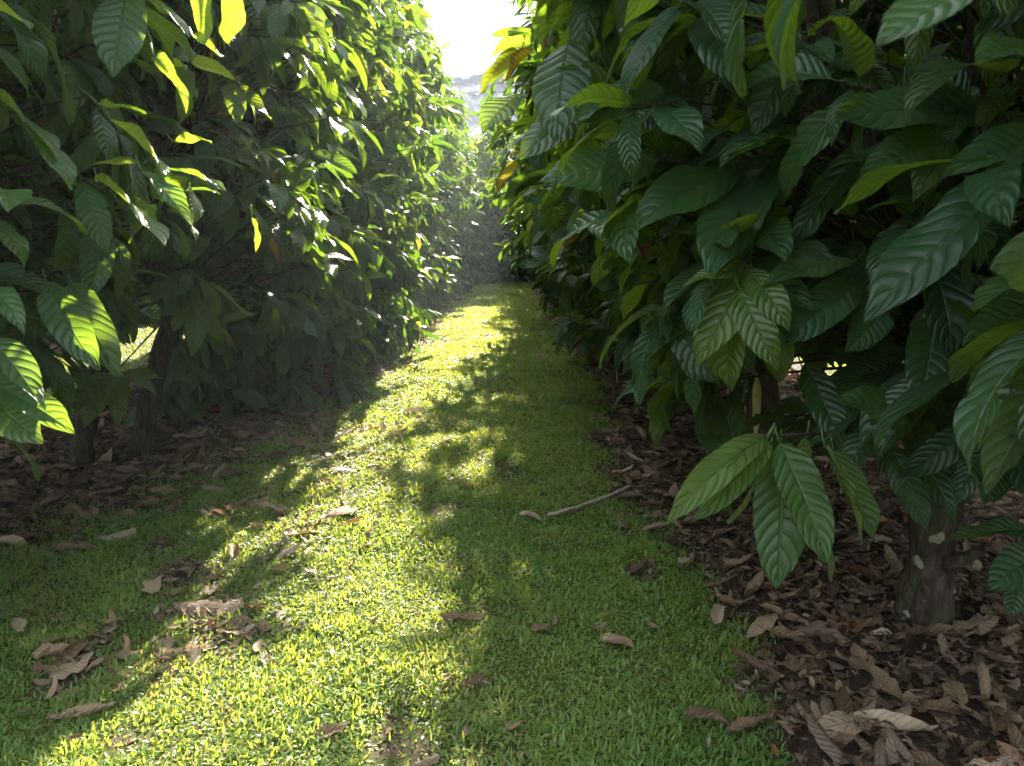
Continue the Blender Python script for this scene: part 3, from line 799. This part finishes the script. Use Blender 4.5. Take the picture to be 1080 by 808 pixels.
x, y = scatter(20000, (.6, 4.2), (1.3, 6), lr, off_grass); lay(lit, DEADS, x, y, lr.uniform(.012, .06, len(x)) , lr, .05, .42)
x, y = scatter(9000, (-4.5, -1.5), (2.5, 8), lr, off_grass); lay(lit, DEADS, x, y, lr.uniform(.015, .06, len(x)) , lr, .04, .40)
x, y = scatter(4200, (-5, -1.5), (2.5, 10), lr, off_grass); lay(lit, DEADP, x, y, lr.uniform(.07, .21, len(x)), lr, .03, .40)
x, y = scatter(9000, (.6, 3.4), (8, 40), lr, off_grass); lay(lit, DEADS, x, y, lr.uniform(.1, .24, len(x)), lr, .03, .42)
x, y = scatter(9000, (-4.6, -1.4), (10, 40), lr, off_grass); lay(lit, DEADS, x, y, lr.uniform(.1, .24, len(x)), lr, .03, .42)
# heaps of crumbled leaves at the rim of the sun
for (px, py, sx, sy, nn) in ((355, 500, .16, .5, 150), (300, 585, .2, .22, 130), (215, 645, .2, .14, 130), (185, 690, .16, .1, 110), (410, 455, .16, .7, 130), (345, 545, .2, .12, 60), (255, 660, .12, .1, 60), (435, 420, .15, .8, 90)):
    X, Y = on_ground(px, py)
    nn = int(nn * .45); x = lr.normal(X, sx, nn); y = lr.normal(Y, sy, nn); lay(lit, DEADP, x, y, lr.uniform(.02, .10, nn), lr, .02, .68)
    x = lr.normal(X, sx, nn * 2); y = lr.normal(Y, sy, nn * 2); lay(lit, DEADS, x, y, lr.uniform(.015, .05, nn * 2), lr, .02, .68)
# crumbs in the bare strip and between the blades
x, y = scatter(2600, (-2.4, -.9), (1.6, 14), lr, lambda x, y: off_grass(x, y) * 1.0); lay(lit, DEADS, x, y, lr.uniform(.03, .11, len(x)), lr, .02, .62)
x, y = scatter(1500, (-2.2, 1), (1.6, 22), lr, lambda x, y: 0 * x + .7); lay(lit, DEADS, x, y, lr.uniform(.02, .06, len(x)), lr, .03, .55)
tag(link('leaf_litter', lit.mesh('leaf_litter', DEAD)), 'brown leaf litter covering the soil under the rows of trees', 'leaf litter', kind='stuff')

# fallen leaves one can point to
protos_obj = []
for k, (P_, F_, A_) in enumerate(DEADP):
    for tint_, age_ in ((.25, 0), (.5, 0), (.72, 0), (.95, 0), (.5, .95)):
        s = Soup(); a = A_.copy(); a[:, 2] = tint_; a[:, 3] = age_
        c = P_.mean(0); s.add(P_ - c, [F_], a)
        protos_obj.append((k, tint_, age_, s))
meshes = {}
TINTS = [.25, .5, .72, .95, 'o']
def fallen(px, py, lpx, ang, shade, label, group=None, proto=0, lift=.03, flip=False, xy=None, size=None, tilt=0.):
    """shade 0 dark .. 3 pale, 4 orange; ang: heading on the ground seen from above"""
    key = (proto % len(DEADP), shade)
    if key not in meshes:
        meshes[key] = protos_obj[key[0] * 5 + shade][3].mesh('fallen_leaf', DEAD)
    o = bpy.data.objects.new('fallen_leaf', meshes[key]); COL.objects.link(o)
    X, Y = xy if xy is not None else on_ground(px, py)
    L = size if size else max(.06, lpx / F * math.hypot(Y, CAM_H) * 1.02)
    o.scale = (L, L, L)
    o.location = (X, Y, float(gz(X, Y)) + lift)
    o.rotation_euler = (tilt + (PI if flip else 0), .2 * math.sin(px), ang - PI / 2)
    tag(o, label, 'fallen leaf', group)
    return o
GL = 'fallen leaves lying on the grass'
data = [
 (75, 583, 48, .2, 1, 'large dark brown curled leaf at the shaded edge of the grass, far left'),
 (121, 567, 42, .5, 3, 'pale pinkish long leaf beside the large dark curled leaf'),
 (86, 752, 62, .1, 2, 'tan leaf alone on sunlit grass at the lower left'),
 (347, 770, 42, .5, 1, 'brown curled leaf on sunlit grass near the bottom edge, left of the shadow'),
 (22, 668, 34, 2.2, 3, 'crumpled tan leaf in left shade with a smaller one to its right'),
 (60, 681, 24, .4, 2, 'small tan leaf where the left shade meets the sun'),
 (368, 553, 30, .1, 4, 'bright orange-brown leaf in sun under a long dark leaf'),
 (355, 543, 55, -.1, 1, 'long dark brown leaf just above the orange one'),
 (295, 538, 48, .0, 2, 'long grey-brown leaf on the left shade line, left of the orange leaf'),
 (563, 548, 32, -.3, 3, 'pale tan leaf touching the dry stick'),
 (487, 650, 46, .1, 1, 'long grey-brown leaf lying in shade in the middle of the path'),
 (573, 663, 28, .3, 1, 'reddish brown leaf in shade, right of the long grey-brown leaf'),
 (655, 681, 42, -.2, 2, 'narrow light brown leaf at the edge of the litter bed'),
 (632, 661, 24, .9, 2, 'small light brown leaf above the narrow one by the litter bed'),
 (475, 713, 22, 1.0, 2, 'small tan leaf in shade near the bottom of the path'),
 (503, 718, 36, .2, 0, 'dark ribbed leaf next to a small tan leaf near the bottom'),
 (447, 803, 34, .2, 1, 'brown leaf cut by the bottom edge at the shadow line'),
 (495, 514, 20, .3, 4, 'small orange leaf in the middle of the path'),
 (215, 641, 66, -.1, 1, 'long dark leaf on top of the heap in the sunlit bare strip'),
 (240, 645, 42, 1.2, 2, 'curled brown leaf at the right end of the heap'),
 (190, 688, 54, .3, 3, 'pale sunlit leaf at the foot of the heap'),
 (172, 684, 36, 2.0, 2, 'tan leaf left of the pale sunlit leaf at the heap'),
 (250, 664, 40, .8, 3, 'pale pinkish leaf below the right end of the heap'),
 (232, 543, 26, .2, 2, 'tan leaf in left shade above the heap'),
 (228, 517, 34, .1, 2, 'brown leaf at the litter edge in left shade'),
 (125, 507, 46, .1, 2, 'broad tan leaf beside the two leaning trunks'),
 (178, 463, 34, .3, 1, 'brown leaf in the litter right of the leaning trunks'),
 (15, 583, 40, .0, 3, 'pale ribbed leaf cut by the left edge'),
 (347, 468, 26, -.5, 2, 'ribbed tan leaf in the shade beside the sunlit strip'),
 (440, 435, 28, .2, 3, 'pale leaf in sun at the left rim of the path, middle distance'),
 (415, 458, 34, .2, 2, 'tan leaf on the bare soil of the sunlit rim'),
 (470, 468, 30, .1, 2, 'brown leaf lying across sunlit grass in the middle distance'),
 (365, 497, 34, .4, 2, 'curled tan leaf in the sunlit bare patch'),
 (328, 604, 18, .9, 3, 'small whitish leaf upright on sunlit grass'),
 (300, 585, 40, .4, 3, 'pale pink leaf in the sunlit litter patch beside the left shade'),
 (318, 562, 40, .2, 2, 'brown leaf in the sunlit patch left of the orange leaf'),
 (610, 300, 16, .2, 3, 'pale leaf far along the path'),
 (583, 378, 40, .05, 2, 'long brown leaf across the shaded grass, right of the middle'),
]
for q, (px, py, lp, an, sh, lab) in enumerate(data):
    fallen(px, py, lp, an, sh, lab, GL, proto=q * 5 + 1, flip=(q % 3 == 1), tilt=.2 * math.sin(q * 2.1), lift=.016)
GB = 'large fallen leaves on the litter bed'
data2 = [
 (790, 776, 52, .3, 1, 'large brown leaf where grass meets litter at the bottom'),
 (748, 770, 48, -.3, 0, 'very dark leaf left of the large brown leaf at the bottom'),
 (888, 783, 62, .2, 2, 'large ribbed grey-tan leaf near the bottom edge'),
 (938, 782, 78, -.6, 3, 'long pale ribbed leaf beside the large grey-tan one'),
 (1004, 752, 44, 1.4, 2, 'upright rounded tan leaf at the lower right'),
 (1035, 745, 46, 1.0, 2, 'curled ribbed leaf right of the upright rounded leaf'),
 (998, 772, 56, .1, 1, 'wide brown leaf below the upright rounded leaf'),
 (965, 722, 36, .8, 2, 'tan leaf on the litter just below the lichen-spotted trunk'),
 (803, 668, 44, .5, 2, 'ribbed tan leaf in the litter under the hanging spray'),
 (757, 655, 40, 1.2, 3, 'pale ribbed leaf catching light at the grass edge'),
 (842, 668, 34, .0, 2, 'ribbed leaf right of the one under the spray'),
 (923, 742, 22, 1.2, 3, 'small yellowish leaf in the litter, mid right'),
 (870, 705, 26, .4, 1, 'dark curled leaf in the middle of the litter bed'),
 (1052, 668, 46, .1, 1, 'broad brown leaf right of the trunk base'),
 (1062, 700, 40, .6, 2, 'tan leaf below the broad brown one at the right edge'),
 (1050, 782, 60, .9, 1, 'brown leaf in the bottom right corner'),
 (700, 500, 36, .1, 1, 'reddish brown leaf at the far rim of the litter under the spray tip'),
 (690, 560, 30, .3, 1, 'brown leaf at the rim of the grass below the spray tip'),
 (725, 600, 26, .5, 3, 'pale small leaf in the litter left of the spray'),
 (780, 602, 30, .2, 2, 'light brown leaf lying behind the spray leaves'),
]
for q, (px, py, lp, an, sh, lab) in enumerate(data2):
    fallen(px, py, lp, an, sh, lab, GB, proto=q * 3 + 2, flip=(q % 3 == 2), tilt=.2 * math.sin(q * 1.7), lift=.045)
# the rest of the leaves on top of the beds, alike
er = np.random.default_rng(8)
for q in range(75):
    X, Y = er.uniform(.95, 2.9), er.uniform(1.75, 5.5)
    fallen(q, 0, 0, er.uniform(0, 6.28), int(er.choice([0, 1, 1, 1, 2, 2])), 'dry brown leaf lying loose among many on the litter bed under the right-hand trees', 'loose leaves on the right litter bed', proto=q, xy=(X, Y), size=er.uniform(.09, .2), lift=.035, flip=er.random() < .4, tilt=er.normal() * .18)
for q in range(45):
    X, Y = er.uniform(-3.9, -2.1), er.uniform(4.0, 8)
    fallen(q, 0, 0, er.uniform(0, 6.28), int(er.choice([1, 1, 2, 2, 3])), 'dry brown leaf lying loose among many on the litter under the left-hand trees', 'loose leaves on the left litter bed', proto=q, xy=(X, Y), size=er.uniform(.1, .24), lift=.04, flip=er.random() < .4, tilt=er.normal() * .25)
for q in range(26):
    X, Y = er.normal(-1.45, .25), er.uniform(2.4, 13)
    fallen(q, 0, 0, er.uniform(0, 6.28), int(er.choice([1, 2, 2, 3])), 'dry leaf in the scattered line along the left rim of the sunlit grass', 'leaves scattered along the left rim of the grass', proto=q, xy=(X, Y), size=er.uniform(.07, .17), lift=.03, flip=er.random() < .4, tilt=er.normal() * .25)

# dry stick
pts = [on_ground(670, 518), on_ground(640, 528), on_ground(610, 538), on_ground(578, 548)]
pts = np.array([[a, b, float(gz(a, b)) + .035] for a, b in pts])
tt = np.linspace(0, 1, 14)
cv = np.stack([np.interp(tt, np.linspace(0, 1, 4), pts[:, k]) for k in range(3)], -1) + np.random.default_rng(2).normal(size=(14, 3)) * .0025
s = Soup(); tube(s, cv, np.interp(tt, [0, .3, 1], [.007, .011, .008]) * (1 + .2 * np.random.default_rng(4).normal(size=14)), 8)
tag(link('dry_stick', s.mesh('dry_stick', STICK)), 'long pale dry stick lying across the shaded grass', 'stick')

# ------------------------------------------------------------------ light
SUN_EL, SUN_AZ = math.radians(25), math.radians(2.7)
sdir = Vector((math.sin(SUN_AZ) * math.cos(SUN_EL), math.cos(SUN_AZ) * math.cos(SUN_EL), math.sin(SUN_EL)))
sun = bpy.data.lights.new('sun', 'SUN'); sun.energy = 5.0; sun.angle = math.radians(.53); sun.color = (1, .90, .70)
so = bpy.data.objects.new('sun', sun); COL.objects.link(so); so.location = sdir * 40
so.rotation_euler = (-sdir).to_track_quat('-Z', 'Y').to_euler()

w = bpy.data.worlds.new('World'); scene.world = w; w.use_nodes = True
w.node_tree.nodes.clear(); t = NT(w.node_tree)
sky = t.n('ShaderNodeTexSky', sky_type='NISHITA', sun_disc=False, sun_elevation=SUN_EL, sun_rotation=SUN_AZ)
dirn = t.n('ShaderNodeTexCoord').outputs['Generated']
mp = t.n('ShaderNodeMapping', {'Vector': dirn, 'Scale': (1, 1, 2.2), 'Location': (.35, .1, .12)})
nz = t.noise(4.5, 8, .6, mp.outputs[0])
nz2 = t.noise(8.0, 6, .6, mp.outputs[0])
cover = t.sstep(.36, .52, nz)
dot = t.n('ShaderNodeVectorMath', {0: dirn, 1: tuple(sdir)}, operation='DOT_PRODUCT').outputs['Value']
glow = t.math('POWER', t.math('MAXIMUM', dot, 0.0), 150.0)
zz = t.n('ShaderNodeSeparateXYZ', {0: dirn}).outputs[2]
nz3 = t.noise(15.0, 9, .68, mp.outputs[0])
puff = t.math('ADD', t.math('MULTIPLY', t.math('SUBTRACT', nz2, .5), .45), t.math('MULTIPLY', t.math('SUBTRACT', nz3, .5), .34))
bank = t.math('SUBTRACT', t.sstep(.40, .20, t.math('ADD', zz, puff)), t.sstep(.05, .0, zz))
ccol = t.mix(t.math('MAXIMUM', t.math('MULTIPLY', bank, t.math('ADD', .72, t.math('MULTIPLY', t.sstep(.62, .42, nz3), .28))), t.math('MULTIPLY', t.sstep(.42, .66, nz2), .45)), (6.0, 6.2, 6.7, 1), (.44, .47, .58, 1))
ccol = t.mix(t.math('MULTIPLY', glow, t.math('SUBTRACT', .9, t.math('MULTIPLY', bank, .7))), ccol, (11, 10.7, 10.4, 1))
colw = t.mix(t.math('MAXIMUM', cover, bank), sky.outputs[0], ccol)
bg = t.n('ShaderNodeBackground', {'Color': colw, 'Strength': .095})
t.n('ShaderNodeOutputWorld', {'Surface': bg.outputs[0]})

# ------------------------------------------------------------------ added haze
HAZE = 0.0010  # volume added so its bluish veil stands in for lens glare
if HAZE > 0:
    m, nt = new_mat('added_haze'); t = NT(nt)
    pv = t.n('ShaderNodeVolumePrincipled', {'Color': (.74, .87, 1, 1), 'Density': HAZE, 'Anisotropy': .35})
    t.n('ShaderNodeOutputMaterial', {'Volume': pv.outputs[0]})
    x0, x1, y0, y1, z0, z1 = -905, 905, -905, 955, -1.2, 8.0
    hv = np.array([[a, b, c] for a in (x0, x1) for b in (y0, y1) for c in (z0, z1)])
    hf = np.array([[0, 1, 3, 2], [4, 6, 7, 5], [0, 4, 5, 1], [2, 3, 7, 6], [0, 2, 6, 4], [1, 5, 7, 3]])
    hm = make_mesh('haze', hv, hf.ravel(), np.arange(6) * 4, smooth=False); hm.materials.append(m)
    tag(link('haze', hm), 'thin sunlit morning haze hanging in the air between the rows', 'haze', kind='stuff')

# ------------------------------------------------------------------ render
scene.render.engine = 'CYCLES'
c = scene.cycles
c.max_bounces = 7; c.diffuse_bounces = 3; c.glossy_bounces = 2; c.transmission_bounces = 4; c.volume_bounces = 0; c.transparent_max_bounces = 4
c.use_denoising = True; c.use_adaptive_sampling = True; c.adaptive_threshold = .02
c.sample_clamp_indirect = 6; c.caustics_reflective = False; c.caustics_refractive = False
vs = scene.view_settings
vs.view_transform = 'Standard'; vs.look = 'None'; vs.gamma = 1; vs.use_curve_mapping = False
vs.exposure = 2.92
